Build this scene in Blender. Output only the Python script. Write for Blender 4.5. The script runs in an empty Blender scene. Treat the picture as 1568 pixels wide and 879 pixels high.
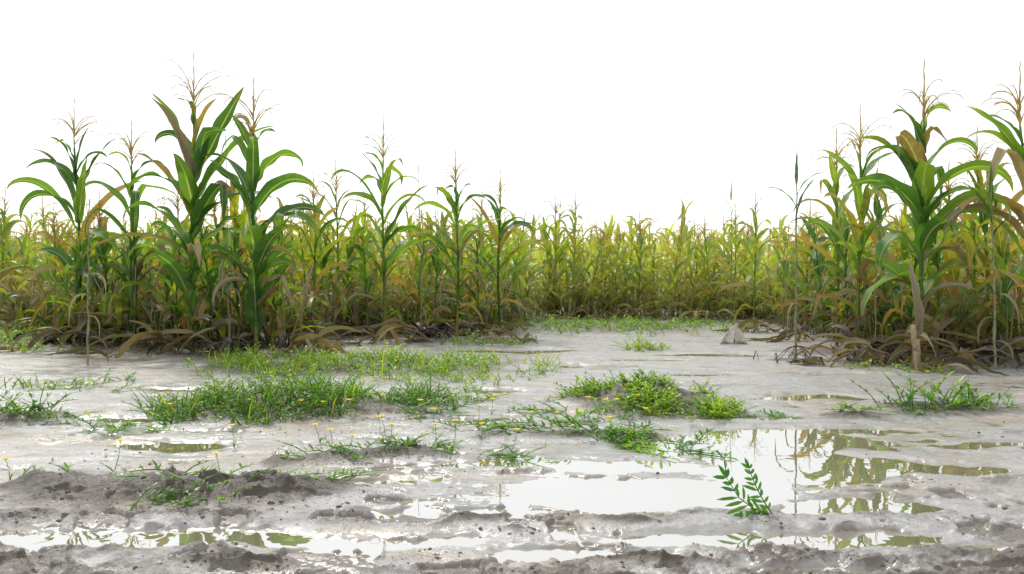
import bpy, bmesh, math, random
import numpy as np
from mathutils import Vector, Matrix
R = math.radians
scene = bpy.context.scene
scene.view_settings.view_transform = 'Standard'
scene.view_settings.look = 'None'
scene.view_settings.exposure = 0

# ------------------------------------------------------------------ noise
_rng = np.random.RandomState(7)
_perm = _rng.permutation(512)
_val = _rng.rand(512) * 2 - 1
def vnoise(x, y):
    xi = np.floor(x).astype(np.int64); yi = np.floor(y).astype(np.int64)
    xf = x - xi; yf = y - yi
    u = xf * xf * xf * (xf * (xf * 6 - 15) + 10); v = yf * yf * yf * (yf * (yf * 6 - 15) + 10)
    def h(a, b):
        return _val[(_perm[(_perm[a & 511] + b) & 511])]
    n00 = h(xi, yi); n10 = h(xi + 1, yi); n01 = h(xi, yi + 1); n11 = h(xi + 1, yi + 1)
    return (n00 * (1 - u) + n10 * u) * (1 - v) + (n01 * (1 - u) + n11 * u) * v
def fbm(x, y, o=4, g=0.5):
    s = 0; a = 1; t = 0
    for i in range(o):
        s = s + a * vnoise(x + 17.3 * i, y - 9.1 * i); t += a
        x = x * 2.03; y = y * 2.03; a *= g
    return s / t
def sstep(a, b, x):
    t = np.clip((x - a) / (b - a), 0, 1)
    return t * t * (3 - 2 * t)

# ------------------------------------------------------------------ terrain
PUDDLES = [(-.95,1.97,.56,.085),(-.33,1.93,.26,.055),(.18,1.83,.2,.04),(.66,1.95,.40,.07),(1.25,1.88,.35,.05),
 (.40,2.38,.48,.19),(.92,2.72,.26,.26),(1.36,2.68,.40,.10),(1.0,2.2,.24,.07),(-1.26,3.07,.2,.09),(.94,3.15,.40,.24),
 (-.49,2.49,.24,.05),(-.17,4.6,.22,.10),(1.6,4.34,.3,.10),(1.36,5.4,.35,.12),(1.75,6.8,.6,.16),(.6,5.9,.35,.12),
 (-1.7,3.65,.2,.07),(1.9,3.1,.3,.08),(.1,7.2,.6,.2),(-.05,2.17,.2,.03),(.2,2.75,.36,.08),(-.2,3.6,.3,.05),(1.4,3.4,.3,.06),
 (.9,4.9,.2,.06),(2.2,5.4,.3,.08),(1.0,6.4,.3,.10),(2.6,4.4,.3,.06),(-1.9,4.6,.3,.06),(-.25,2.2,.2,.03),(1.2,3.7,.25,.06),(1.3,4.8,.2,.05),
 (.55,1.79,.25,.03),(1.7,2.3,.25,.05),(2.6,5.9,.4,.12),(-.3,2.68,.2,.03)]
MOUNDS = [(-1.0,5.7,1.05,.55,.04),(-1.04,3.95,.6,.34,.07),(.72,4.05,.36,.36,.095),
 (-1.02,2.32,.34,.11,.055),(-.70,2.38,.25,.07,.04),(-1.42,2.42,.2,.08,.04),(-.5,2.85,.24,.09,.035),(-.78,2.73,.12,.06,.03),
 (-.12,2.06,.26,.03,.016),(.33,2.08,.1,.03,.018),(2.14,3.87,.4,.2,.03),(1.55,3.7,.12,.08,.02),(-2.25,3.6,.3,.2,.03),
 (-4.9,8.5,1.3,1.3,.03),(1.4,10.8,1.3,1.4,.03),(.35,3.25,.36,.12,.02),(-.05,3.2,.16,.1,.015),(1.22,7.25,.2,.2,.025),
 (-.62,1.80,.09,.03,.02),(.05,1.95,.08,.02,.016),(.30,1.76,.2,.03,.018),(-1.15,1.78,.14,.04,.018),
 (3.05,6.0,.5,.35,.04),(2.85,6.9,.5,.4,.03),(2.24,6.2,.18,.15,.02),(-2.0,6.7,.8,.4,.03),(-3.4,7.6,.9,.4,.03),(-.6,8.4,.9,.4,.03)]
EB = [-2,-.66,-.60,-.555,-.27,-.235,-.12,-.01,.03,.31,.35,.42,.46,.64,2]
ED = [11,10.8,9.2,7.5,7.2,8.7,9.3,9.3,13.0,12.8,10.2,8.2,7.0,6.5,6.5]
def edge_dist(x, y):
    return np.interp(x / np.maximum(y, .1), EB, ED)
def terrain(x, y, full=False):
    x = np.asarray(x, float); y = np.asarray(y, float)
    wx = x + .16 * fbm(x * 3 + 5, y * 3, 3) + .04 * fbm(x * 14, y * 14, 2)
    wy = y + .10 * fbm(x * 3 - 8, y * 3 + 3, 3) + .03 * fbm(x * 15 + 3, y * 15, 2)
    z = .013 + .012 * fbm(x * 1.3, y * 1.9, 4) + .006 * fbm(x * 5 + 9, y * 9, 3)
    z = z - .009 * np.exp(-((x - .95) / .8) ** 2 - ((y - 2.9) / .7) ** 2)
    near = 1 - sstep(2.05, 3.0, y)
    mid = 1 - sstep(3.2, 6.0, y)
    vn = 1 - sstep(1.85, 2.2, y)
    rid = 1 - np.abs(fbm(x * 7 + 3, y * 13, 4, .6)) * 2.6
    z = z + (near * .006 + vn * .007) * np.clip(rid, -.3, 1) * (.4 + .9 * sstep(-.1, .4, fbm(x * 1.7 + 30, y * 3, 2)))
    rough = sstep(-.25, .35, fbm(x * 2.2 + 70, y * 3.5, 3))
    z = z + (near * .003 + vn * .006 * rough + .0015) * fbm(x * 26, y * 34, 4, .7)
    z = z + (near * .0040 * rough) * np.abs(fbm(x * 60, y * 60, 2, .7))
    z = z + (1 - near) * .003 * fbm(x * 14, y * 22, 3)
    dn = fbm(x * 8.5 + 50, y * 11 + 20, 3)
    dent = sstep(.20, .32, dn) * (near + .45 * mid * (1 - near))
    z = z - .016 * dent + .006 * near * sstep(.10, .19, dn)
    soil = np.zeros_like(z)
    for cx, cy, rx, ry, h in MOUNDS:
        q = ((wx - cx) / rx) ** 2 + ((wy - cy) / ry) ** 2
        g = np.exp(-q * 1.4)
        z = z + h * g * (1 + .8 * fbm(x * 9, y * 14, 5, .65))
        soil = np.maximum(soil, g)
    pm = np.zeros_like(z)
    for cx, cy, rx, ry in PUDDLES:
        q = np.sqrt(((wx - cx) / rx) ** 2 + ((wy - cy) / ry) ** 2)
        pm = np.maximum(pm, 1 - sstep(.5, 1.45, q))
    z = z * (1 - .8 * pm) - .017 * pm
    e = edge_dist(x, y)
    f = sstep(-.8, .3, y - e)
    z = z * (1 - f) + f * (.03 + .02 * fbm(x * 2, y * 2, 3))
    soil = np.maximum(soil, f)
    churn = .5 * rough * near * sstep(.1, .5, rid) + .35 * vn * rough
    if full: return z, soil, np.clip(dent + churn, 0, 1) * (1 - pm)
    return z, soil
def gz(x, y):
    return float(terrain(np.array([x]), np.array([y]))[0][0])

# ------------------------------------------------------------------ material helpers
def new_mat(name):
    m = bpy.data.materials.new(name); m.use_nodes = True
    nt = m.node_tree; nt.nodes.clear()
    return m, nt
class N:
    def __init__(s, nt): s.nt = nt
    def add(s, t, **k):
        n = s.nt.nodes.new(t)
        for a, b in k.items(): setattr(n, a, b)
        return n
    def link(s, a, b): s.nt.links.new(a, b)
    def val(s, sock, v):
        if hasattr(v, 'is_linked') or hasattr(v, 'links'): s.link(v, sock)
        else: sock.default_value = v
    def math(s, op, a, b=0.0, c=None, clamp=False):
        n = s.add('ShaderNodeMath', operation=op, use_clamp=clamp)
        s.val(n.inputs[0], a); s.val(n.inputs[1], b)
        if c is not None: s.val(n.inputs[2], c)
        return n.outputs[0]
    def ramp(s, f, stops):
        n = s.add('ShaderNodeValToRGB'); cr = n.color_ramp
        while len(cr.elements) < len(stops): cr.elements.new(.5)
        for e, (p, c) in zip(cr.elements, stops):
            e.position = p; e.color = (*c, 1)
        s.link(f, n.inputs[0]); return n.outputs[0]
    def mix(s, f, a, b, mode='MIX'):
        n = s.add('ShaderNodeMix', data_type='RGBA', blend_type=mode)
        s.val(n.inputs[0], f)
        for i, v in ((6, a), (7, b)):
            if isinstance(v, tuple): n.inputs[i].default_value = (*v, 1)
            else: s.link(v, n.inputs[i])
        return n.outputs[2]
    def noise(s, vec, scale, detail=4, rough=.5):
        n = s.add('ShaderNodeTexNoise'); n.inputs['Scale'].default_value = scale
        n.inputs['Detail'].default_value = detail; n.inputs['Roughness'].default_value = rough
        s.link(vec, n.inputs['Vector']); return n.outputs['Fac']
    def mr(s, v, a, b, c=0.0, d=1.0):
        n = s.add('ShaderNodeMapRange'); s.link(v, n.inputs[0])
        for i, q in enumerate((a, b, c, d)): n.inputs[i + 1].default_value = q
        return n.outputs[0]

def leaf_material(name, greens, trans=.38, pale=True, rough=.40, veins=True):
    m, nt = new_mat(name); k = N(nt)
    at = k.add('ShaderNodeAttribute', attribute_name='lf')
    sp = k.add('ShaderNodeSeparateColor'); k.link(at.outputs['Color'], sp.inputs[0])
    u, t, rnd = sp.outputs; dry = at.outputs['Alpha']
    geo = k.add('ShaderNodeNewGeometry'); oi = k.add('ShaderNodeObjectInfo')
    pos = geo.outputs['Position']
    n1 = k.noise(pos, 5, 2); n2 = k.noise(pos, 28, 2)
    g = k.math('ADD', k.math('MULTIPLY', rnd, .6), k.math('MULTIPLY', n1, .5))
    g = k.math('ADD', g, k.math('MULTIPLY', k.math('SUBTRACT', oi.outputs['Random'], .5), .35), clamp=True)
    green = k.ramp(g, [(.15, greens[0]), (.5, greens[1]), (.9, greens[2])])
    t3 = k.math('POWER', t, 3)
    d = k.math('ADD', k.math('MULTIPLY', dry, 1.15), k.math('MULTIPLY', t3, .36))
    edge = k.math('ABSOLUTE', k.math('SUBTRACT', u, .5))
    d = k.math('ADD', d, k.math('MULTIPLY', edge, .2))
    d = k.math('ADD', d, k.math('MULTIPLY', k.math('SUBTRACT', n2, .5), .55))
    d = k.math('ADD', d, k.math('MULTIPLY', k.math('SUBTRACT', oi.outputs['Random'], .5), .2))
    d = k.math('SUBTRACT', d, .09)
    mask = k.mr(d, .18, .62)
    dcol = k.ramp(d, [(.2, (.34, .38, .035)), (.42, (.56, .42, .05)), (.62, (.44, .26, .07)), (.8, (.33, .26, .16)), (1.0, (.34, .29, .22))])
    dcol = k.mix(k.mr(rnd, .5, .95), dcol, k.mix(.75, dcol, (.09, .065, .045)))
    col = k.mix(mask, green, dcol)
    if veins:
        st = k.math('SINE', k.math('MULTIPLY', u, 95))
        col = k.mix(k.math('MULTIPLY', k.math('ADD', st, 1), .08), col, (.30, .40, .12))
        rib = k.mr(edge, .03, .055, 1, 0)
        col = k.mix(k.math('MULTIPLY', rib, .6), col, (.50, .56, .28))
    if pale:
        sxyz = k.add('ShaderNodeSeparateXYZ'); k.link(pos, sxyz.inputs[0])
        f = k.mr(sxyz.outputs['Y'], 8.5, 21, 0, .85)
        col = k.mix(f, col, (.58, .62, .20))  # distance haze painted into the leaf colour, stronger further back
        low_shade = k.mr(sxyz.outputs['Z'], .1, .95, .7, 0)
        col = k.mix(low_shade, col, k.mix(1.0, col, (.36, .34, .36), 'MULTIPLY'))  # shade inside the crop put into the colour, darker toward the ground
    p = k.add('ShaderNodeBsdfPrincipled'); k.link(col, p.inputs['Base Color'])
    k.link(k.mr(mask, 0, 1, rough, .85), p.inputs['Roughness']); p.inputs['Specular IOR Level'].default_value = .45
    if veins:
        b = k.add('ShaderNodeBump'); b.inputs['Strength'].default_value = .35; b.inputs['Distance'].default_value = .003
        k.link(k.math('ADD', st, k.math('MULTIPLY', n2, 3)), b.inputs['Height'])
        k.link(b.outputs[0], p.inputs['Normal'])
    tr = k.add('ShaderNodeBsdfTranslucent')
    tc = k.mix(1.0, col, (1.9, 1.8, .6), 'MULTIPLY'); k.link(tc, tr.inputs['Color'])
    ms = k.add('ShaderNodeMixShader'); k.link(k.mr(mask, 0, 1, trans, trans * .6), ms.inputs[0])
    k.link(p.outputs[0], ms.inputs[1]); k.link(tr.outputs[0], ms.inputs[2])
    o = k.add('ShaderNodeOutputMaterial'); k.link(ms.outputs[0], o.inputs[0])
    return m

def simple_mat(name, c1, c2, scale=20, rough=.8, trans=0):
    m, nt = new_mat(name); k = N(nt)
    geo = k.add('ShaderNodeNewGeometry'); pos = geo.outputs['Position']
    n = k.noise(pos, scale, 5, .6)
    col = k.ramp(n, [(.3, c1), (.7, c2)])
    p = k.add('ShaderNodeBsdfPrincipled'); k.link(col, p.inputs['Base Color']); p.inputs['Roughness'].default_value = rough
    b = k.add('ShaderNodeBump'); b.inputs['Strength'].default_value = .5; b.inputs['Distance'].default_value = .004
    k.link(n, b.inputs['Height']); k.link(b.outputs[0], p.inputs['Normal'])
    out = p.outputs[0]
    if trans:
        tr = k.add('ShaderNodeBsdfTranslucent'); k.link(col, tr.inputs[0])
        ms = k.add('ShaderNodeMixShader'); ms.inputs[0].default_value = trans
        k.link(out, ms.inputs[1]); k.link(tr.outputs[0], ms.inputs[2]); out = ms.outputs[0]
    o = k.add('ShaderNodeOutputMaterial'); k.link(out, o.inputs[0])
    return m

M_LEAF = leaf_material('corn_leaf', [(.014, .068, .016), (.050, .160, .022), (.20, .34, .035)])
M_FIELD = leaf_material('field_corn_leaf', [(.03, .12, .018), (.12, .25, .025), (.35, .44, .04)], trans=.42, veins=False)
M_WEED = leaf_material('weed_leaf', [(.03, .13, .012), (.15, .31, .02), (.38, .52, .04)], trans=.4, pale=False, veins=False)
M_TASSEL = simple_mat('tassel', (.50, .36, .06), (.72, .56, .15), 40, .8, .4)
M_TWIG = simple_mat('dark_twig', (.05, .04, .035), (.14, .11, .09), 60, .8)
M_STICK = simple_mat('weathered_stalk', (.10, .11, .06), (.26, .25, .15), 30, .7)
M_STUMP = simple_mat('split_stalk', (.22, .16, .09), (.42, .33, .2), 30, .8)
M_FLOWER = simple_mat('yellow_petal', (.80, .55, .01), (.88, .70, .02), 50, .6, .3)
M_HUSK = simple_mat('pale_husk', (.55, .50, .43), (.80, .77, .7), 30, .7, .15)
M_CLOD = simple_mat('clod', (.08, .062, .046), (.18, .15, .12), 50, .7)
M_DARK = simple_mat('rotting_litter', (.02, .018, .015), (.07, .055, .045), 50, .6)

def ground_material():
    m, nt = new_mat('wet_mud'); k = N(nt)
    geo = k.add('ShaderNodeNewGeometry'); pos = geo.outputs['Position']
    sx = k.add('ShaderNodeSeparateXYZ'); k.link(pos, sx.inputs[0])
    at = k.add('ShaderNodeAttribute', attribute_name='soil')
    de = k.add('ShaderNodeAttribute', attribute_name='dent')
    mp = k.add('ShaderNodeMapping'); mp.inputs['Scale'].default_value = (1, 2.4, 1); k.link(pos, mp.inputs[0])
    nb = k.noise(mp.outputs[0], 1.5, 5, .6); nb2 = k.noise(mp.outputs[0], 3.1, 6, .65)
    nm = k.noise(pos, 11, 5, .65); nf = k.noise(pos, 60, 5, .7); nff = k.noise(pos, 220, 3, .7)
    zz = k.math('ADD', sx.outputs['Z'], k.math('MULTIPLY', k.math('SUBTRACT', nm, .5), .012))
    zz = k.math('ADD', zz, k.math('MULTIPLY', k.math('SUBTRACT', nf, .5), .010))
    zz = k.math('ADD', zz, k.math('MULTIPLY', at.outputs['Fac'], .008))
    h = k.mr(zz, -.004, .05)
    col = k.ramp(h, [(0, (.25, .22, .17)), (.12, (.345, .335, .32)), (.38, (.335, .33, .325)), (.52, (.20, .178, .155)), (.75, (.09, .07, .052)), (1, (.06, .045, .033))])
    col = k.mix(k.math('MULTIPLY', k.mr(nb, .50, .64), .8), col, k.mix(1.0, col, (1.05, .89, .68), 'MULTIPLY'))
    col = k.mix(k.mr(nb2, .49, .65, 0, .85), col, k.mix(1.0, col, (.55, .53, .51), 'MULTIPLY'))
    speck = k.mr(nff, .58, .70)
    col = k.mix(k.math('MULTIPLY', speck, .5), col, (.10, .078, .058))
    col = k.mix(k.math('MULTIPLY', k.mr(nf, .52, .66), .45), col, (.14, .115, .09))
    col = k.mix(k.math('MULTIPLY', k.mr(k.math('ADD', de.outputs['Fac'], k.math('MULTIPLY', k.math('SUBTRACT', nf, .5), 1.1)), .15, .85), .85), col, (.095, .072, .052))  # shading of the dents painted into the mud, plus brown churned ridges
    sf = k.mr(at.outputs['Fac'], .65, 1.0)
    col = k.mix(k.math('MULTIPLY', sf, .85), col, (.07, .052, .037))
    wet = k.mr(nb2, .40, .60)
    r = k.math('ADD', k.mr(h, 0, .6, .06, .40), k.math('MULTIPLY', wet, .16))
    r = k.math('ADD', r, k.math('MULTIPLY', k.math('SUBTRACT', nm, .5), .4), clamp=True)
    p = k.add('ShaderNodeBsdfPrincipled'); k.link(col, p.inputs['Base Color']); k.link(r, p.inputs['Roughness'])
    p.inputs['Specular IOR Level'].default_value = .9
    hh = k.math('ADD', k.math('MULTIPLY', nm, 1.0), k.math('ADD', k.math('MULTIPLY', nf, .7), k.math('MULTIPLY', nff, .3)))
    b = k.add('ShaderNodeBump'); b.inputs['Distance'].default_value = .016
    k.link(k.mr(h, .1, .6, .12, 1.0), b.inputs['Strength'])
    k.link(hh, b.inputs['Height']); k.link(b.outputs[0], p.inputs['Normal'])
    o = k.add('ShaderNodeOutputMaterial'); k.link(p.outputs[0], o.inputs[0])
    return m
def water_material():
    m, nt = new_mat('silty_water'); k = N(nt)
    geo = k.add('ShaderNodeNewGeometry'); pos = geo.outputs['Position']
    n = k.noise(pos, 3, 3); n2 = k.noise(pos, 9, 2)
    b = k.add('ShaderNodeBump'); b.inputs['Strength'].default_value = .08; b.inputs['Distance'].default_value = .004
    k.link(n2, b.inputs['Height'])
    d = k.add('ShaderNodeBsdfDiffuse'); k.link(k.ramp(n, [(.3, (.32, .28, .17)), (.7, (.38, .35, .26))]), d.inputs[0])
    g = k.add('ShaderNodeBsdfGlossy'); g.inputs['Roughness'].default_value = .01; k.link(b.outputs[0], g.inputs['Normal'])
    f = k.add('ShaderNodeFresnel'); f.inputs['IOR'].default_value = 2.4
    fac = k.math('ADD', k.math('MULTIPLY', f.outputs[0], .25), .62, clamp=True)
    ms = k.add('ShaderNodeMixShader'); k.link(fac, ms.inputs[0]); k.link(d.outputs[0], ms.inputs[1]); k.link(g.outputs[0], ms.inputs[2])
    o = k.add('ShaderNodeOutputMaterial'); k.link(ms.outputs[0], o.inputs[0])
    return m

# ------------------------------------------------------------------ ground mesh
inv = np.arange(1 / 1.25, 1 / 42, -.0009)
ys = np.concatenate([[-8, -2, 0, .5, .8, 1.0, 1.15], 1 / inv, [60, 100, 200, 400, 900]])
uc = np.linspace(-1, 1, 760)
us = np.concatenate([[-25, -8, -3, -1.7, -1.25], uc, [1.25, 1.7, 3, 8, 25]])
wid = .80 * np.maximum(ys, 1) + .30
X = us[None, :] * wid[:, None]; Y = np.repeat(ys[:, None], len(us), 1)
Z, S, D = terrain(X.ravel(), Y.ravel(), True)
nr, nc = X.shape
co = np.stack([X.ravel(), Y.ravel(), Z], 1).astype(np.float32)
idx = np.arange(nr * nc).reshape(nr, nc)
q = np.stack([idx[:-1, :-1], idx[:-1, 1:], idx[1:, 1:], idx[1:, :-1]], -1).reshape(-1, 4)
me = bpy.data.meshes.new('muddy_ground')
me.vertices.add(len(co)); me.vertices.foreach_set('co', co.ravel())
me.loops.add(q.size); me.loops.foreach_set('vertex_index', q.ravel().astype(np.int32))
me.polygons.add(len(q)); me.polygons.foreach_set('loop_start', np.arange(0, q.size, 4, dtype=np.int32))
me.polygons.foreach_set('use_smooth', np.ones(len(q), bool))
a = me.attributes.new('soil', 'FLOAT', 'POINT'); a.data.foreach_set('value', S.astype(np.float32))
a = me.attributes.new('dent', 'FLOAT', 'POINT'); a.data.foreach_set('value', D.astype(np.float32))
me.update(calc_edges=True)
ob = bpy.data.objects.new('muddy_ground', me); scene.collection.objects.link(ob)
me.materials.append(ground_material())
me = bpy.data.meshes.new('puddle_water')
me.from_pydata([(-30, -2, 0), (30, -2, 0), (30, 14, 0), (-30, 14, 0)], [], [(0, 1, 2, 3)])
me.materials.append(water_material())
ob = bpy.data.objects.new('puddle_water', me); scene.collection.objects.link(ob)

# ------------------------------------------------------------------ mesh builder
class MB:
    def __init__(s): s.v = []; s.f = []; s.m = []; s.a = []
    def obj(s, name, mats, parent=None, link=True):
        me = bpy.data.meshes.new(name); me.from_pydata(s.v, [], s.f)
        me.polygons.foreach_set('material_index', s.m)
        me.polygons.foreach_set('use_smooth', [True] * len(s.f))
        at = me.attributes.new('lf', 'FLOAT_COLOR', 'POINT')
        at.data.foreach_set('color', np.array(s.a, np.float32).ravel())
        for x in mats: me.materials.append(x)
        me.update()
        if not link: return me
        o = bpy.data.objects.new(name, me); scene.collection.objects.link(o)
        if parent: o.parent = parent
        return o

def tube(mb, pts, rads, mat=0, n=6, dry=0., rnd=.5, dryf=None):
    base = len(mb.v); P = [Vector(p) for p in pts]
    for i, p in enumerate(P):
        d = (P[min(i + 1, len(P) - 1)] - P[max(i - 1, 0)])
        d = d.normalized() if d.length > 1e-8 else Vector((0, 0, 1))
        a = d.cross(Vector((.13, .99, .02))); a.normalize(); b = d.cross(a)
        for j in range(n):
            an = 2 * math.pi * j / n
            mb.v.append(tuple(p + (a * math.cos(an) + b * math.sin(an)) * rads[i]))
            mb.a.append((.1 + .02 * (j % 2), 0., rnd, dryf(i / (len(P) - 1)) if dryf else dry))
    for i in range(len(P) - 1):
        for j in range(n):
            j2 = (j + 1) % n
            mb.f.append((base + i * n + j, base + i * n + j2, base + (i + 1) * n + j2, base + (i + 1) * n + j)); mb.m.append(mat)
    mb.f.append(tuple(base + (len(P) - 1) * n + j for j in range(n))); mb.m.append(mat)

def leaf(mb, rn, base, az, elev, length, width, droop, dry=0., segs=12, cross=2, curl=0., power=1.5, floor=.012, bend=0., mat=0, fold=.35, kink=None):
    """arching blade: starts at pitch elev (deg), loses droop degrees along its length."""
    b0 = len(mb.v); p = Vector(base); ds = length / segs
    rnd = rn.random(); ph = rn.random() * 6; wf = rn.uniform(2.0, 4.0); wa = rn.uniform(.08, .26)
    tw = rn.uniform(-.6, .6) + curl
    nx = cross * 2 + 1
    for i in range(segs + 1):
        t = i / segs
        pit = elev - droop * (t ** power)
        if kink and t > kink[0]: pit -= kink[1]
        pit = max(pit, -88)
        a = az + bend * t * t
        pr, ar = R(pit), a
        d = Vector((math.cos(ar) * math.cos(pr), math.sin(ar) * math.cos(pr), math.sin(pr)))
        if p.z < floor and d.z < 0:
            d.z = 0.02; d.normalize(); p.z = floor + .004 * math.sin(i)
        side = Vector((-math.sin(ar), math.cos(ar), 0))
        up = side.cross(d) * -1
        if up.z < 0 and abs(pit) < 85: up = -up
        ang = tw * t * 2.2
        s2 = side * math.cos(ang) + up * math.sin(ang); u2 = up * math.cos(ang) - side * math.sin(ang)
        w = width * .5 * (min(1, .45 + t * 2.6)) * max(0.02, (1 - t ** 2.3)) ** .85
        for j in range(nx):
            q = (j / (nx - 1)) * 2 - 1
            wave = math.sin(ph + t * wf * 6.28 + (1.7 if q > 0 else 0)) * wa * w * abs(q) ** 2
            off = s2 * (q * w) + u2 * (abs(q) * w * fold + wave + (dry * .5) * w * q * q)
            mb.v.append(tuple(p + off)); mb.a.append(((q + 1) / 2, t, rnd, dry))
        p = p + d * ds
    for i in range(segs):
        for j in range(nx - 1):
            k = b0 + i * nx + j
            mb.f.append((k, k + 1, k + 1 + nx, k + nx)); mb.m.append(mat)

def tassel(mb, rn, top, L, n=9, r=.0035, det=8, side=None):
    T = Vector(top)
    pts = [T + Vector((rn.uniform(-.004, .004), rn.uniform(-.004, .004), L * i / det)) for i in range(det + 1)]
    tube(mb, pts, [r * (1.25 - .8 * i / det) * (1 + .5 * (i % 2)) for i in range(det + 1)], 1, 4)
    for i in range(n):
        z0 = L * rn.uniform(.0, .38); a = rn.uniform(0, 6.28); l = L * rn.uniform(.45, .8)
        el = rn.uniform(50, 75); dr = rn.uniform(60, 130)
        p = T + Vector((0, 0, z0)); pp = [p.copy()]
        for s in range(8):
            t = s / 7; pit = R(el - dr * t ** 1.8)
            p = p + Vector((math.cos(a) * math.cos(pit), math.sin(a) * math.cos(pit), math.sin(pit))) * l / 8
            pp.append(p.copy())
        tube(mb, pp, [r * .75 * (1 - .5 * s / 8) * (1 + .45 * (s % 2)) for s in range(9)], 1, 3)

def corn(mb, rn, H, org=(0, 0, 0), az0=0., detail=1, nleaf=14, drylow=4, wmul=1., lean=(0, 0), tas=True, leaves=None, ear=False, yellow=0.):
    ox, oy, oz = org
    sh = H * (.79 if tas else .93)
    ph = rn.random() * 6
    def sp(z):
        t = z / sh
        return Vector((ox + lean[0] * t * t * H + .012 * math.sin(ph + 5 * t), oy + lean[1] * t * t * H + .012 * math.cos(ph + 4 * t), oz + z))
    n = 14 if detail else 8
    rb = .014 * (H / 2.2)
    tube(mb, [sp(sh * i / n) if i else Vector((ox, oy, oz - .05)) for i in range(n + 1)],
         [rb * (1.2 - .7 * i / n) * (1.18 if i % 2 == 0 else 1) for i in range(n + 1)], 0, 7 if detail else 5,
         dryf=lambda t: max(0, .4 - t * .9) + yellow * .3, rnd=rn.uniform(.3, .8))
    segs, cr = (18, 2) if detail else (9, 1)
    k = H / 2.3
    for i in range(nleaf):
        t = (i + .3) / nleaf; z = sh * (.06 + .90 * t ** .92)
        az = az0 + (math.pi if i % 2 else 0) + rn.gauss(0, .5)
        if i < drylow:
            L = k * rn.uniform(.35, .75)
            leaf(mb, rn, sp(z + rn.uniform(0, .18)), az, rn.uniform(20, 75), L, .08 * wmul * rn.uniform(.5, 1), rn.uniform(30, 110),
                 dry=rn.uniform(.2, 1), segs=segs, cross=cr, curl=rn.uniform(-.9, .9), power=rn.uniform(.8, 1.6), bend=rn.uniform(-1, 1), floor=oz + .02,
                 kink=(rn.uniform(.2, .6), rn.uniform(40, 110)) if rn.random() < .6 else None)
        else:
            tt = (i - drylow) / max(1, nleaf - drylow - 1)
            L = k * (.60 + .32 * math.sin(math.pi * min(1, tt * .9 + .15)) - .18 * tt) * rn.uniform(.8, 1.1)
            el = 58 + 20 * tt + rn.uniform(-10, 8); dr = rn.choice([rn.uniform(25, 70), rn.uniform(90, 160), rn.uniform(130, 190), rn.uniform(140, 190)]) * (1 - .2 * tt)
            dy = max(0, rn.uniform(-.25, .25) * (1.2 - tt)) + yellow * rn.random()
            if rn.random() < .15: dy = rn.uniform(.3, .8)
            leaf(mb, rn, sp(z), az, el, L, .14 * k * wmul * (1 - .4 * tt) * rn.uniform(.8, 1.1), dr, dry=dy,
                 segs=segs, cross=cr, power=rn.uniform(1.5, 3.2), bend=rn.uniform(-.5, .5), floor=oz + .02,
                 kink=(rn.uniform(.35, .7), rn.uniform(50, 110)) if rn.random() < .22 else None)
    if leaves:
        for (zf, az, el, L, W, dr, dy, pw) in leaves:
            leaf(mb, rn, sp(min(sh, zf * sh)), R(az), el, L, W * 1.25, dr, dry=dy, segs=22, cross=2, power=pw, floor=oz + .02, bend=rn.uniform(-.2, .2))
    if ear:
        zz = sh * .48; a = az0 + .8
        b = sp(zz); dd = Vector((math.cos(a) * .45, math.sin(a) * .45, .9)).normalized()
        tube(mb, [b + dd * (.24 * i / 8) for i in range(9)], [.012, .022, .028, .030, .029, .026, .021, .013, .004], 0, 8, dry=.15, rnd=.9)
        for j in range(5):
            leaf(mb, rn, b + dd * .21, rn.uniform(0, 6.28), 60, .07, .006, 120, dry=.9, segs=4, cross=1)
    if tas:
        tassel(mb, rn, sp(sh), H - sh, 12 if detail else 6, .0056 if detail else .006, 10 if detail else 4)

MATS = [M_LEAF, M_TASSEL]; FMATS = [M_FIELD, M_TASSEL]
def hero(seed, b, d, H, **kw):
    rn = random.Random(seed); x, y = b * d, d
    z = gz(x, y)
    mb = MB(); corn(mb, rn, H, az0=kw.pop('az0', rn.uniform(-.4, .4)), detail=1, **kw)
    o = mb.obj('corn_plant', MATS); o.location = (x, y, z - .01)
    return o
# leaves: (height fraction, azimuth, pitch, length, width, droop, dryness, power)
hero(1, -.544, 7.8, 2.43, leaves=[(.86, 10, 84, .50, .085, 20, 0, 1.5), (.8, 185, 62, .6, .08, 120, 0, 1.6), (.62, 182, 62, .85, .1, 175, .05, 1.6), (.4, 0, 60, .7, .12, 150, 0, 2), (.3, 180, 66, .6, .12, 90, 0, 2)], nleaf=14, lean=(-.01, 0))
hero(2, -.475, 7.5, 2.15, nleaf=14, yellow=.1, leaves=[(.4, 0, 60, .7, .12, 150, 0, 2), (.3, 180, 66, .6, .12, 90, 0, 2)])
hero(3, -.401, 6.8, 2.58, nleaf=14, wmul=1.15, ear=True, leaves=[(.70, 0, 66, .95, .14, 10, 0, 1.5), (.72, 180, 80, .66, .10, 175, 0, 2.8), (.6, 182, 60, .75, .12, 140, 0, 1.8), (.5, 0, 58, .85, .12, 90, .02, 1.4), (.56, 5, 80, .5, .11, 30, .03, 1.4), (.42, 178, 30, 1.1, .06, 80, .45, 1.2), (.6, -90, 70, .6, .12, 60, 0, 1.5), (.4, 150, 62, .6, .12, 120, 0, 1.8), (.3, -30, 62, .6, .12, 120, 0, 1.8), (.2, -120, 70, .6, .13, 60, 0, 1.8), (.25, 190, 70, .6, .13, 160, 0, 2.4), (.4, -60, 50, .5, .07, 160, .8, 1.3)])
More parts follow.
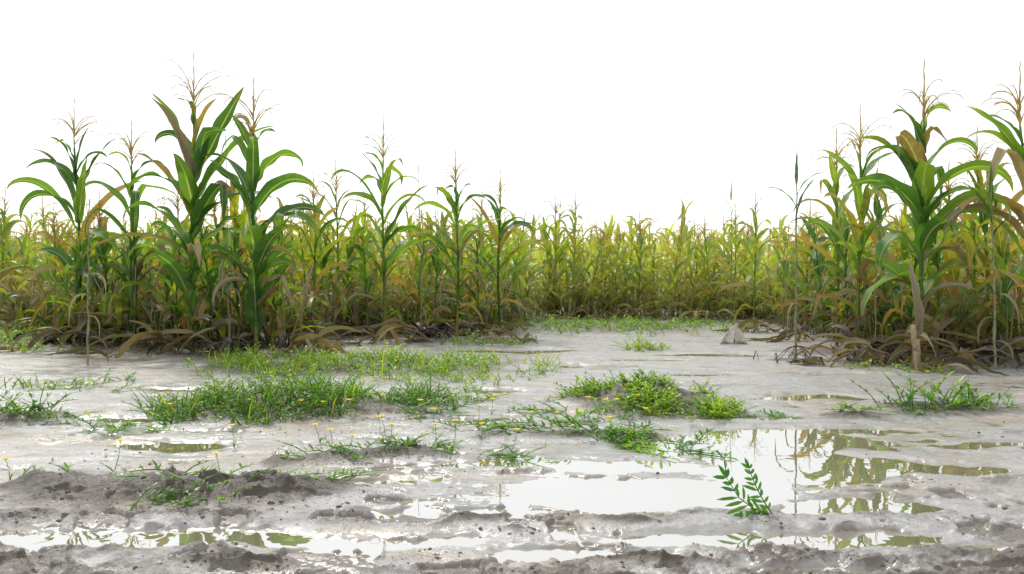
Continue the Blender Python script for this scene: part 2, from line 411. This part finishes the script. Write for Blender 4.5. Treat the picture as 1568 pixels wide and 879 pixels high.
hero(4, -.323, 6.5, 2.28, nleaf=14, wmul=1.2, ear=True, leaves=[(.88, 178, 76, .42, .08, 30, 0, 1.5), (.74, 0, 64, .62, .09, 170, 0, 2.6), (.62, 182, 68, .55, .12, 50, 0, 1.8), (.5, 5, 62, .7, .12, 150, .0, 1.5), (.45, -80, 55, .6, .13, 120, 0, 1.5), (.3, 170, 60, .6, .12, 60, 0, 1.5), (.3, 10, 66, .55, .12, 60, 0.1, 1.5), (.15, 20, 72, .6, .12, 30, 0, 1.5), (.18, 160, 72, .6, .12, 30, 0, 1.5), (.1, -80, 80, .6, .12, 30, 0, 1.5), (.22, -20, 75, .6, .13, 150, 0, 2.6), (.42, -5, 50, .5, .07, 170, .75, 1.3), (.3, 190, 40, .5, .06, 160, .9, 1.2)])
hero(5, -.249, 8.8, 1.85, yellow=.25)
hero(6, -.22, 9.6, 2.1, yellow=.2)
hero(7, -.161, 8.7, 2.46, leaves=[(.84, 176, 72, .5, .08, 40, 0, 1.5), (.75, 0, 66, .62, .09, 165, 0, 2.4), (.66, 180, 70, .6, .1, 120, 0, 1.6), (.5, 2, 60, .6, .1, 120, 0, 1.5), (.3, 180, 70, .6, .12, 50, 0, 1.6), (.35, 0, 60, .7, .11, 60, 0, 1.5)])
hero(8, -.069, 8.2, 1.97, leaves=[(.8, 178, 78, .42, .08, 60, 0, 1.5), (.6, 4, 55, .6, .11, 60, 0, 1.5), (.55, 183, 50, .5, .05, 150, .6, 1.3), (.3, 180, 70, .6, .12, 50, 0, 1.6)])
hero(9, -.016, 8.7, 1.84, yellow=.1, leaves=[(.7, 0, 62, .55, .09, 165, .05, 2.0), (.5, 0, 50, .9, .07, 90, .4, 1.6)])
hero(10, .079, 13., 2.15); hero(11, .054, 13.2, 2.1, yellow=.1)
hero(12, .305, 11.2, 1.9); hero(13, .28, 12, 1.8, yellow=.2)
hero(14, .436, 6.9, 2.15, wmul=.9, yellow=.15, leaves=[(.82, 170, 66, .5, .07, 40, .05, 1.5), (.85, 5, 66, .45, .07, 60, 0, 1.5)])
hero(15, .408, 7.6, 2.1, yellow=.2)
hero(16, .515, 6.0, 2.29, nleaf=15, wmul=1.2, ear=True, leaves=[(.88, 178, 78, .42, .085, 45, 0, 1.4), (.76, 0, 62, .6, .095, 170, 0, 2.6), (.74, 180, 60, .62, .09, 165, 0, 2.4), (.6, 185, 56, .7, .12, 100, 0, 1.6), (.55, -4, 62, .75, .12, 175, 0, 2.0), (.45, -85, 60, .6, .14, 130, 0, 1.5), (.34, 178, 20, .6, .14, 110, 0, 1.0), (.5, -60, 75, .5, .13, 60, 0, 1.5), (.25, 10, 60, .6, .12, 90, 0.1, 1.5), (.65, -110, 70, .5, .13, 90, 0, 1.5), (.2, 170, 70, .6, .13, 60, 0, 1.5), (.4, 10, 50, .6, .07, 165, .8, 1.3)])
hero(17, .60, 6.6, 1.9, yellow=.45, lean=(-.06, 0))
hero(18, .655, 5.7, 2.2, wmul=1.1, yellow=.25, lean=(-.05, 0), leaves=[(.85, 178, 60, .6, .08, 40, .05, 1.5), (.6, 180, 50, .75, .09, 150, .5, 1.4), (.5, 180, 55, .85, .08, 150, .6, 1.8)])
hero(19, -.66, 7.6, 1.6, nleaf=12, yellow=.4); hero(20, -.575, 8.7, 1.5, yellow=.15)
EXTRA = [(-.435,7.3,1.55,.1),(-.36,7.1,1.5,.1),(-.12,9.2,1.45,.2),(.47,6.9,1.6,.1),(.56,6.5,1.6,.3),(.37,9.5,1.6,.15),(-.30,7.3,1.4,.1),(-.51,7.8,1.5,.1),
 (-.38,6.9,1.2,.0),(-.345,6.7,1.1,.1),(-.42,7.0,1.0,.2),(-.48,7.4,1.15,.1),(-.095,8.4,1.2,.0),(-.04,8.5,1.15,.1),(-.18,8.7,1.2,.1),(.50,6.3,1.3,.0),(.535,6.2,1.2,.1),(.42,7.4,1.3,.1),(.62,6.1,1.4,.5),(.13,12.9,1.6,.1),(.20,12.8,1.5,.1),(.25,12.7,1.7,.2),(.10,13.1,1.5,.0),
 (-.30,6.8,1.1,.0),(-.55,7.6,1.1,.1),(-.40,6.7,.9,.0),(.29,12.5,1.6,.1),(.34,10.2,1.3,.1),(.39,8.7,1.3,.1),(.16,13.0,1.7,.0),(.58,6.3,1.2,.2),(.45,7.1,1.2,.1)]
for i, (b_, d_, h_, y_) in enumerate(EXTRA): hero(60 + i, b_, d_, h_, yellow=y_, tas=(h_ > 1.4), wmul=1.35, nleaf=12, drylow=2, lean=(random.Random(i).uniform(-.10, .10), 0))

# lodged (fallen-over) dead stalks leaning out of the crop
mb = MB(); rn = random.Random(303)
for (b, d, a, l) in [(-.40,6.7,200,.7),(-.29,6.5,-20,.6),(-.36,6.6,170,.5),(-.22,8.2,-10,.8),(-.10,8.0,200,.8),(-.05,8.1,-20,.6),(.33,9.6,160,.4),(.46,6.3,190,.5),(.55,5.8,-15,.6),(.49,5.9,170,.6),(.60,5.7,200,.6),(.38,8.2,170,.4),(.27,12.0,190,.9),(.12,12.5,10,.9),(-.50,7.2,190,.8),(-.14,8.6,20,.7),(.57,6.0,185,.7)]:
    x, y = b * d, d; z = max(gz(x, y), 0); ar = R(a); ca, sa = math.cos(ar), math.sin(ar)
    pts = [Vector((x + ca * l * t * .9, y + sa * l * t * .9, z + l * (.9 * t - 1.0 * t * t) * .9 + .01)) for t in (0, .2, .4, .6, .8, 1)]
    tube(mb, pts, [.011, .010, .010, .008, .007, .004], 0, 6, dry=rn.uniform(.6, 1), rnd=rn.random())
    for j in range(9):
        pb = pts[rn.randint(1, 5)]
        leaf(mb, rn, pb, ar + rn.gauss(0, .9), rn.uniform(-20, 50), rn.uniform(.25, .6), rn.uniform(.03, .075), rn.uniform(60, 130), dry=rn.uniform(.55, 1), segs=12, cross=1,
             curl=rn.uniform(-.8, .8), power=.9, floor=z + .01, bend=rn.uniform(-1, 1))
mb.obj('lodged_corn_stalks', MATS)

def thin(seed, b, d, H, top=True, lean=0., rs=.6, nroot=6):
    rn = random.Random(seed); mb = MB(); n = 16
    pts = [Vector((lean * (i / n) ** 2 + rn.uniform(-.006, .006), rn.uniform(-.006, .006), -.05 + (H + .05) * i / n)) for i in range(n + 1)]
    tube(mb, pts, [rs * (.011 - .007 * i / n) * (1.5 if i % 4 == 0 else 1) for i in range(n + 1)], 2, 6)
    if top:
        for j in range(3):
            leaf(mb, rn, pts[n - 2 - j], R(rn.choice([0, 180]) + rn.uniform(-25, 25)), rn.uniform(50, 82), rn.uniform(.25, .42), .035, rn.uniform(20, 110), dry=rn.uniform(0, .3), segs=12)
        leaf(mb, rn, pts[n - 1], R(60), 86, .3, .03, 8, dry=.0, segs=10)
    for j in range(4):
        leaf(mb, rn, pts[3 + 2 * j], rn.uniform(0, 6.28), 20, rn.uniform(.2, .4), .02, 150, dry=1, segs=10, power=.7, curl=.8)
    for j in range(nroot):
        a = rn.uniform(0, 6.28); l = rn.uniform(.12, .30)
        tube(mb, [Vector((0, 0, .10)), Vector((math.cos(a) * l * .4, math.sin(a) * l * .4, .08)), Vector((math.cos(a) * l, math.sin(a) * l, -.01))], [.005, .004, .002], 3, 5)
    o = mb.obj('bare_corn_stalk', [M_LEAF, M_TASSEL, M_STICK, M_TWIG]); o.location = (b * d, d, gz(b * d, d))
thin(31, .357, 6.2, 1.45, True, .0, .9); thin(32, -.533, 6.0, 1.25, False, .02, .8, 0); thin(33, .456, 6.3, 1.7, False, .03, .45)
thin(34, -.356, 6.6, 1.8, False, -.02, .5); thin(35, -.114, 8.3, 1.8, False, -.03, .6); thin(36, .607, 5.6, 1.25, True, -.03, .9); thin(37, .275, 11.5, 1.9, True)

def stump():
    rn = random.Random(5); mb = MB()
    tube(mb, [Vector((0, 0, -.04)), Vector((0, 0, .10)), Vector((-.01, 0, .22)), Vector((-.02, 0, .3))], [.034, .030, .027, .02], 2, 8)
    leaf(mb, rn, (-.01, -.02, .2), R(180), 86, .58, .085, 6, dry=.8, segs=14, fold=.7)
    leaf(mb, rn, (0, -.02, .25), R(20), 80, .36, .05, 60, dry=.9, segs=14, fold=.6)
    for j in range(10):
        a = rn.uniform(0, 6.28)
        leaf(mb, rn, (0, 0, rn.uniform(.03, .18)), a, rn.uniform(20, 60), rn.uniform(.2, .5), rn.uniform(.03, .06), rn.uniform(80, 160), dry=rn.uniform(.75, 1), segs=12, power=.8, curl=rn.uniform(-.8, .8))
    o = mb.obj('corn_stalk_stump', [M_LEAF, M_TASSEL, M_STUMP]); o.location = (.508 * 5.75, 5.75, gz(.508 * 5.75, 5.75))
stump()

# ------------------------------------------------------------------ cornfield mass (instances under one empty)
field = bpy.data.objects.new('cornfield', None); scene.collection.objects.link(field)
variants = []
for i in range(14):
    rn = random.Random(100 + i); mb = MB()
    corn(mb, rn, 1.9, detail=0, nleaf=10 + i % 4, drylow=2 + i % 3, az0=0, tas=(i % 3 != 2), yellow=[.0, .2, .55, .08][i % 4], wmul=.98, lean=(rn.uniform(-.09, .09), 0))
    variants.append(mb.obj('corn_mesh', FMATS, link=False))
thick = []
for i in range(6):
    rn = random.Random(200 + i); mb = MB()
    for j in range(16):
        a = rn.uniform(0, 6.28); r = rn.uniform(0, .25)
        leaf(mb, rn, (r * math.cos(a), r * math.sin(a), rn.uniform(.02, .45)), rn.uniform(0, 6.28), rn.uniform(20, 88), rn.uniform(.25, .6), rn.uniform(.02, .07),
             rn.uniform(10, 120), dry=rn.choice([0, 0, .1, .4, .8, 1]), segs=9, cross=1, power=rn.uniform(.8, 1.8), curl=rn.uniform(-1, 1), bend=rn.uniform(-1, 1),
             kink=(rn.uniform(.2, .6), rn.uniform(40, 120)) if rn.random() < .5 else None)
    for j in range(6):
        a = rn.uniform(0, 6.28); l = rn.uniform(.3, .9)
        tube(mb, [Vector((rn.uniform(-.2, .2), rn.uniform(-.2, .2), 0)), Vector((math.cos(a) * l * .3, math.sin(a) * l * .3, l))], [.009, .005], 0, 5, dry=rn.uniform(.2, 1))
    thick.append(mb.obj('undergrowth_mesh', FMATS, link=False))
rn = random.Random(11); cnt = 0
y = 6.5
while y < 30:
    step = .5 if y < 15 else .8
    x = -.92 * y - .6
    while x < .92 * y + .6:
        px = x + rn.uniform(-.2, .2); py = y + rn.uniform(-.25, .25)
        e = float(np.interp(px / py, EB, ED)) + .25
        if py > e and rn.random() < .88:
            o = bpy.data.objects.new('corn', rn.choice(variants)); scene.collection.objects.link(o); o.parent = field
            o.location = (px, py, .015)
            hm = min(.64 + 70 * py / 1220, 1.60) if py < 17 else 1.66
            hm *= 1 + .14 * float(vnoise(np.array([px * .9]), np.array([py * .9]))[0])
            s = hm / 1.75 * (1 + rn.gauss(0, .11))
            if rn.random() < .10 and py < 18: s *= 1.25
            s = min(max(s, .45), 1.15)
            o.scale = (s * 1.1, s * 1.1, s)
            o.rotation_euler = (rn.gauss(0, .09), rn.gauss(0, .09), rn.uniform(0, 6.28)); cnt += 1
        x += .30 if y < 15 else .50
    y += step
for i in range(340):
    b = rn.uniform(-.9, .9); e = float(np.interp(b, EB, ED))
    d = e + rn.uniform(-.1, 1.3)
    o = bpy.data.objects.new('undergrowth', rn.choice(thick)); scene.collection.objects.link(o); o.parent = field
    s = rn.uniform(.6, 1.0)
    o.location = (b * d, d, .01); o.scale = (s, s, s); o.rotation_euler = (0, 0, rn.uniform(0, 6.28))

# dry leaf litter & twigs on the mud at the field edge
mb = MB(); rn = random.Random(21)
for i in range(320):
    b = rn.uniform(-.75, .75); e = float(np.interp(b, EB, ED)); d = e - rn.uniform(-.3, .5) if rn.random() < .93 else e - rn.uniform(.3, .9)
    x, y = b * d, d; z = gz(x, y)
    leaf(mb, rn, (x, y, max(z, 0) + rn.uniform(.0, .10)), rn.uniform(0, 6.28), rn.uniform(0, 45), rn.uniform(.2, .6), rn.uniform(.02, .06), rn.uniform(30, 110),
         dry=rn.uniform(.7, 1), segs=10, cross=1, curl=rn.uniform(-.8, .8), floor=max(z, 0) + .008, bend=rn.uniform(-1, 1), power=.9)
mb.obj('dry_corn_leaf_litter', MATS)
mb = MB()
for (b, d, n) in [(-.555, 7.9, 34), (-.535, 7.8, 20), (-.10, 8.5, 30), (.47, 6.5, 14), (.61, 6.0, 16), (-.37, 6.8, 14)]:
    for i in range(n):
        x = b * d + rn.gauss(0, .16); y = d + rn.gauss(0, .15); z = max(gz(x, y), 0)
        leaf(mb, rn, (x, y, z + rn.uniform(0, .12)), rn.uniform(0, 6.28), rn.uniform(0, 60), rn.uniform(.12, .3), rn.uniform(.03, .08), rn.uniform(60, 140), dry=1, segs=7, cross=1, curl=rn.uniform(-1, 1), floor=z + .006, bend=rn.uniform(-1, 1), power=.9)
mb.obj('dark_rotting_litter', [M_DARK])
mb = MB()
for (b, d, n) in [(.357, 6.2, 7), (-.27, 6.9, 8), (-.20, 8.2, 12), (.33, 9.6, 14), (.47, 6.4, 8), (.57, 6.1, 8), (-.45, 7.0, 7), (.60, 5.6, 4), (-.08, 8.2, 8), (.15, 12.6, 14), (.25, 12.4, 14)]:
    for i in range(n):
        x = b * d + rn.uniform(-.35, .35); y = d + rn.uniform(-.2, .3); z = max(gz(x, y), 0); a = rn.uniform(0, 6.28); l = rn.uniform(.10, .32)
        p = Vector((x, y, z + .003)); h = rn.uniform(.02, .10)
        dx = Vector((math.cos(a), math.sin(a), 0))
        tube(mb, [p, p + dx * l * .4 + Vector((0, 0, h)), p + dx * l * .75 + Vector((0, 0, h * .7)), p + dx * l + Vector((rn.uniform(-.05, .05), 0, 0))], [.005, .004, .003, .002], 0, 5)
mb.obj('dark_root_twigs', [M_TWIG])

# ------------------------------------------------------------------ weeds
def leaflet(mb, p, d, l, w, rnd, dry, up=Vector((0, 0, 1))):
    d = d.normalized(); s = d.cross(up)
    if s.length < .05: s = Vector((1, 0, 0))
    s.normalize(); n = s.cross(d)
    b = len(mb.v)
    P = [p, p + d * l * .3 + s * w * .42 + n * w * .15, p + d * l * .68 + s * w * .4 + n * w * .05, p + d * l - n * w * .3,
         p + d * l * .68 - s * w * .4 + n * w * .05, p + d * l * .3 - s * w * .42 + n * w * .15, p + d * l * .35, p + d * l * .7]
    U = [.5, .9, .9, .5, .1, .1, .5, .5]; T = [0, .3, .68, .9, .68, .3, .35, .7]
    for q_, u_, t_ in zip(P, U, T): mb.v.append(tuple(q_)); mb.a.append((u_, t_ * .8, rnd, dry))
    for f in ((0, 1, 6), (0, 6, 5), (1, 2, 7, 6), (6, 7, 4, 5), (2, 3, 7), (7, 3, 4)):
        mb.f.append(tuple(b + i for i in f)); mb.m.append(0)

def sprig(mb, rn, x, y, z, L, elev, az, npair, ll, lw, dry=0., droop=40, dark=0.):
    p = Vector((x, y, z - .005)); pts = [p.copy()]; rnd0 = rn.random() * (1 - dark)
    m = max(3, npair)
    for i in range(m):
        t = (i + 1) / m; pit = R(elev - droop * t); az += rn.uniform(-.15, .15)
        d = Vector((math.cos(az) * math.cos(pit), math.sin(az) * math.cos(pit), math.sin(pit)))
        p = p + d * L / m; p.z = max(p.z, z + .004); pts.append(p.copy())
        k = (1 - .35 * t) * rn.uniform(.75, 1.15)
        for sgn in (-1, 1):
            if rn.random() < .08: continue
            a2 = az + sgn * rn.uniform(.5, 1.15)
            pe = R(rn.uniform(5, 50))
            dd = Vector((math.cos(a2) * math.cos(pe), math.sin(a2) * math.cos(pe), math.sin(pe)))
            leaflet(mb, p, dd, ll * k, lw * k, min(1, max(0, rnd0 * .6 + rn.random() * .4 * (1 - dark))), dry)
    leaflet(mb, p, pts[-1] - pts[-2], ll, lw, rnd0, dry)
    tube(mb, pts, [.0022] * (len(pts) - 1) + [.001], 0, 3, rnd=.3)

def blade(mb, rn, x, y, z, L, w=.005, dry=0.):
    leaf(mb, rn, (x, y, z - .003), rn.uniform(0, 6.28), rn.uniform(55, 88), L, w, rn.uniform(10, 90), dry=dry, segs=4, cross=1, floor=z)

def patch(seed, cx, cy, rx, ry, n, L=(.04, .08), ll=.022, lw=.009, grass=.3, clump=.15, dry=0.):
    rn = random.Random(seed); mb = MB(); pts = []; k = 0
    while len(pts) < n and k < n * 6:
        k += 1
        a = rn.uniform(0, 6.28); r = math.sqrt(rn.random()) * 1.12
        x = cx + rx * r * math.cos(a); y = cy + ry * r * math.sin(a)
        dn = float(fbm(np.array([x * 4.5 + seed]), np.array([y * 3.5]), 3)[0])
        if dn + (1 - r) * .45 < clump - rn.random() ** 4 * .3: continue
        pts.append((x, y, dn))
    if not pts: return
    P = np.array(pts); zz = terrain(P[:, 0], P[:, 1])[0]
    for (x, y, dn), z in zip(pts, zz):
        z = max(float(z), 0); s = 1 + dn * 1.6
        if rn.random() < grass: blade(mb, rn, x, y, z, rn.uniform(*L) * 1.1 * s, rn.uniform(.004, .009), rn.choice([0, 0, 0, .3]))
        else: sprig(mb, rn, x, y, z, rn.uniform(*L) * s, rn.uniform(35, 90), rn.uniform(0, 6.28), rn.randint(3, 5), ll * rn.uniform(.7, 1.25), lw, dry=max(0, rn.uniform(-.3, .2)), dark=.6 if rn.random() < .35 else 0)
    return mb.obj('weed_patch', [M_WEED])
patch(1, -1.0, 5.7, 1.25, .7, 1100, (.05, .10), .032, .012, .3, .15)
patch(2, -1.04, 3.98, .72, .48, 1250, (.04, .10), .024, .010, .12, .10)
patch(3, .73, 4.1, .44, .46, 560, (.03, .08), .026, .014, .1, .17)
patch(4, 1.4, 10.8, 1.6, 1.6, 900, (.04, .10), .05, .02, .4)
patch(5, -4.9, 8.4, 1.6, 1.7, 1200, (.06, .13), .045, .018, .4)
patch(6, 1.22, 7.25, .2, .2, 90, (.05, .09), .035, .014, .2, -.2)
patch(7, 2.14, 3.87, .36, .12, 50, (.06, .13), .05, .016, .1, 0)
patch(8, -2.2, 3.55, .26, .15, 60, (.06, .13), .04, .013, .1, 0)
patch(9, -2.0, 6.4, .6, .3, 120, (.04, .07), .03, .012, .4, .1)
patch(10, -.2, 8.0, .5, .4, 150, (.05, .08), .035, .014, .4, .1)
patch(11, -2.6, 4.8, .5, .25, 60, (.03, .06), .03, .012, .3, .1)
patch(12, 3.0, 5.6, .6, .2, 60, (.03, .06), .03, .012, .3, .1)
patch(13, -.2, 4.9, .4, .3, 60, (.03, .06), .03, .012, .3, .1)

mb = MB(); rn = random.Random(77)
def trail(x0, y0, x1, y1, n, L=(.09, .18), ll=.05, lw=.018, sp=.04, el=(8, 50)):
    for i in range(n):
        t = rn.random(); x = x0 + (x1 - x0) * t + rn.gauss(0, sp); y = y0 + (y1 - y0) * t + rn.gauss(0, sp)
        z = max(gz(x, y), 0)
        az = math.atan2(y1 - y0, x1 - x0) + (math.pi if rn.random() < .5 else 0) + rn.gauss(0, .6)
        sprig(mb, rn, x, y, z, rn.uniform(*L), rn.uniform(*el), az, rn.randint(3, 6), ll * rn.uniform(.6, 1.2), lw * rn.uniform(.7, 1.1), droop=30, dark=.75 if rn.random() < .5 else .1)
trail(-.15, 3.4, .6, 3.15, 32); trail(.35, 3.1, .65, 2.95, 16); trail(.1, 3.5, .5, 3.6, 12); trail(.3, 3.25, .5, 3.1, 12, sp=.03)
trail(-.75, 2.8, -.25, 2.95, 28, (.06, .13), .04, .014); trail(-.3, 2.95, .05, 2.85, 16, (.06, .12), .036, .012)
trail(-1.1, 2.42, -.65, 2.48, 24, (.06, .13), .038, .013); trail(-1.05, 2.22, -.8, 2.3, 16, (.06, .11), .034, .012); trail(-.62, 2.45, -.5, 2.45, 9, (.06, .12), .036, .011)
trail(-1.9, 3.5, -1.55, 3.3, 16, (.06, .14), .042, .014); trail(-2.6, 4.6, -2.3, 4.6, 6); trail(1.5, 3.7, 1.62, 3.65, 8, (.06, .12), .045, .015)
trail(1.2, 3.75, 1.32, 3.7, 5, (.06, .1), .045, .015); trail(-1.55, 2.55, -1.4, 2.4, 5, (.05, .08), .03, .01); trail(1.85, 3.75, 2.5, 3.95, 18, (.08, .17), .055, .017)
trail(-.3, 4.0, 0, 4.3, 12); trail(.3, 4.3, .5, 4.6, 14); trail(-.6, 3.6, -.3, 3.7, 12); trail(.05, 3.8, .35, 3.9, 8)
trail(-2.4, 3.5, -2.0, 3.6, 10, (.08, .18), .05, .015); trail(-1.5, 3.4, -1.3, 3.6, 5, (.05, .1), .035, .012)
mb.obj('trampled_weeds', [M_WEED])

mb = MB()
FL = [(-.68,3.0),(-.54,3.25),(-.62,3.7),(-.33,3.3),(-.12,3.15),(.33,3.65),(.42,3.55),(.48,3.55),(-1.5,3.5),(-1.05,3.0),(-1.58,2.5),(-.1,3.75),(-.5,3.15),(-.85,3.6),(.56,3.35),(-.22,3.0),(-.4,3.5),(-1.2,3.6),(-.72,3.55),(-1.45,3.85),(.3,3.4),(-.95,3.55),(-.3,3.1),(.2,3.3),(.6,3.7),(.85,3.75),(-.15,3.4),(-.9,2.45),
 (-.6,2.9),(-.45,2.9),(.1,3.4),(.4,3.2),(-1.3,2.6),(-.75,3.1),(-1.8,3.4),(.0,3.0)]
for (x, y) in FL:
    z = max(gz(x, y), 0); h = rn.uniform(.05, .10); top = Vector((x + rn.uniform(-.02, .02), y, z + h))
    tube(mb, [Vector((x, y, z)), (Vector((x, y, z)) + top) / 2 + Vector((.004, 0, 0)), top], [.0015, .0013, .001], 0, 3)
    for j in range(6):
        a = j * 1.047 + rn.random() * .3; dd = Vector((math.cos(a), math.sin(a), .7))
        n0 = len(mb.m); leaflet(mb, top, dd, .018, .014, .5, 0)
        for q_ in range(n0, len(mb.m)): mb.m[q_] = 1
    sprig(mb, rn, x, y, z, .05, 60, rn.uniform(0, 6.28), 3, .022, .008)
mb.obj('yellow_wildflowers', [M_WEED, M_FLOWER])

# foreground seedling
mb = MB(); rn = random.Random(9)
sx_, sy_ = .695, 2.12; z0 = max(gz(sx_, sy_), 0)
def frond(pts, ll, n, w=.011):
    P = [Vector(p) + Vector((sx_, sy_, z0)) for p in pts]
    fine = []
    for i in range(n + 1):
        t = i / n * (len(P) - 1); k = min(int(t), len(P) - 2); fine.append(P[k].lerp(P[k + 1], t - k))
    tube(mb, fine, [.0022 - .0012 * i / n for i in range(n + 1)], 0, 5, rnd=.0)
    for i in range(1, n + 1):
        d = (fine[i] - fine[i - 1]).normalized(); t = i / n
        for sg in (-1, 1):
            s = Vector((d.z, 0, -d.x)) * sg
            l = ll * (1 - .4 * abs(t - .45) * 2) * rn.uniform(.75, 1.15) * (1.15 if sg < 0 else .75)
            leaflet(mb, fine[i], d * rn.uniform(.6, 1.1) + s * .75 + Vector((0, rn.uniform(-.7, .4), rn.uniform(-.2, .1))), l, w * rn.uniform(.75, 1), rn.uniform(0, .1), -.1, up=Vector((rn.uniform(-.3, .3), -1, .35)))
    leaflet(mb, fine[-1], d, ll * .8, w, .0, 0, up=Vector((0, -1, .3)))
frond([(0, 0, 0), (-.05, 0, .015), (-.09, 0, .045), (-.125, -.01, .10)], .055, 9, .013)
frond([(0, 0, 0), (-.025, .01, .04), (-.045, .01, .08), (-.06, .01, .12)], .040, 8, .011)
frond([(0, 0, 0), (-.04, -.01, .008), (-.085, -.02, .006)], .035, 5)
tube(mb, [Vector((sx_ - .125, sy_ - .01, z0 + .10)), Vector((sx_ - .13, sy_, z0 + .15)), Vector((sx_ - .15, sy_, z0 + .17))], [.0015, .0015, .003], 0, 4, rnd=.2)
mb.obj('broadleaf_seedling', [M_WEED])

# pale tent-shaped fallen husk
mb = MB(); rn = random.Random(3)
hx, hy = .281 * 7.8, 7.8; hz = max(gz(hx, hy), 0)
for (x0, x1, yoff, ap) in [(-.16, -.02, 0, (.03, .0)), (.0, .13, .02, (.02, .0)), (-.05, .14, .14, (.03, .1))]:
    nn = 6; b = len(mb.v)
    for i in range(nn + 1):
        for j in range(4):
            t = i / nn; s = j / 3
            bx = x0 + (x1 - x0) * s; by = yoff + (.05 * math.sin(s * 3)); w = t ** 1.3
            mb.v.append((hx + bx * (1 - w) + ap[0] * w + .006 * math.sin(9 * t + j), hy + by * (1 - w) + (.07 + ap[1] * .2) * w, hz - .01 + .21 * t + .01 * math.sin(4 * s)))
            mb.a.append((s, t, .5, .9))
    for i in range(nn):
        for j in range(3):
            k = b + i * 4 + j; mb.f.append((k, k + 1, k + 5, k + 4)); mb.m.append(0)
ho = mb.obj('fallen_corn_husk', [M_HUSK])
md = ho.modifiers.new('th', 'SOLIDIFY'); md.thickness = .004

# mud clods
mb = MB(); rn = random.Random(41)
bm = bmesh.new(); bmesh.ops.create_icosphere(bm, subdivisions=1, radius=1); iv = [v.co.copy() for v in bm.verts]; ifa = [tuple(v.index for v in f.verts) for f in bm.faces]; bm.free()
pts = []
for i in range(5200):
    d = 1 / rn.uniform(1 / 3.6, 1 / 1.5); b = rn.uniform(-.8, .8); pts.append((b * d, d))
P = np.array(pts); zz, ss = terrain(P[:, 0], P[:, 1]); cl = fbm(P[:, 0] * 4, P[:, 1] * 6, 3)
for (x, y), z, s_, c_ in zip(pts, zz, ss, cl):
    if z < .006 or (s_ < .3 and c_ < .10 and rn.random() < .93): continue
    r = min(.009, .0013 + abs(rn.gauss(0, .0023))); b = len(mb.v); sc = Vector((rn.uniform(.8, 1.5), rn.uniform(.8, 1.5), rn.uniform(.5, .9)))
    for v in iv:
        k = r * rn.uniform(.7, 1.2); mb.v.append((x + v.x * k * sc.x, y + v.y * k * sc.y, z + v.z * k * sc.z)); mb.a.append((0, 0, 0, 0))
    for f in ifa: mb.f.append(tuple(b + i for i in f)); mb.m.append(0)
mb.obj('mud_clods', [M_CLOD])

# ------------------------------------------------------------------ light, world, camera
SE, SR = 50, -28
w = bpy.data.worlds.new('World'); scene.world = w; w.use_nodes = True
nt = w.node_tree; nt.nodes.clear(); k = N(nt)
sky = k.add('ShaderNodeTexSky', sky_type='NISHITA'); sky.sun_disc = False
sky.sun_elevation = R(SE); sky.sun_rotation = R(SR)
b1 = k.add('ShaderNodeBackground'); k.link(sky.outputs[0], b1.inputs[0]); b1.inputs[1].default_value = .05
b2 = k.add('ShaderNodeBackground'); b2.inputs[0].default_value = (1, .99, .965, 1); b2.inputs[1].default_value = 1.08
ad = k.add('ShaderNodeAddShader'); k.link(b1.outputs[0], ad.inputs[0]); k.link(b2.outputs[0], ad.inputs[1])
o = k.add('ShaderNodeOutputWorld'); k.link(ad.outputs[0], o.inputs[0])
sl = bpy.data.lights.new('sun', 'SUN'); sl.energy = 2.5; sl.angle = R(5); sl.color = (1, .96, .88)
so = bpy.data.objects.new('sun', sl); scene.collection.objects.link(so)
dirv = Vector((math.sin(R(SR)) * math.cos(R(SE)), math.cos(R(SR)) * math.cos(R(SE)), math.sin(R(SE))))
so.rotation_euler = dirv.to_track_quat('Z', 'Y').to_euler()
cam = bpy.data.cameras.new('camera'); cam.lens = 28; cam.sensor_width = 36; cam.clip_end = 2000; cam.clip_start = .02
co_ = bpy.data.objects.new('camera', cam); scene.collection.objects.link(co_)
co_.location = (0, 0, .64); co_.rotation_euler = (R(90 - .446), 0, 0); scene.camera = co_
print('instances', cnt)
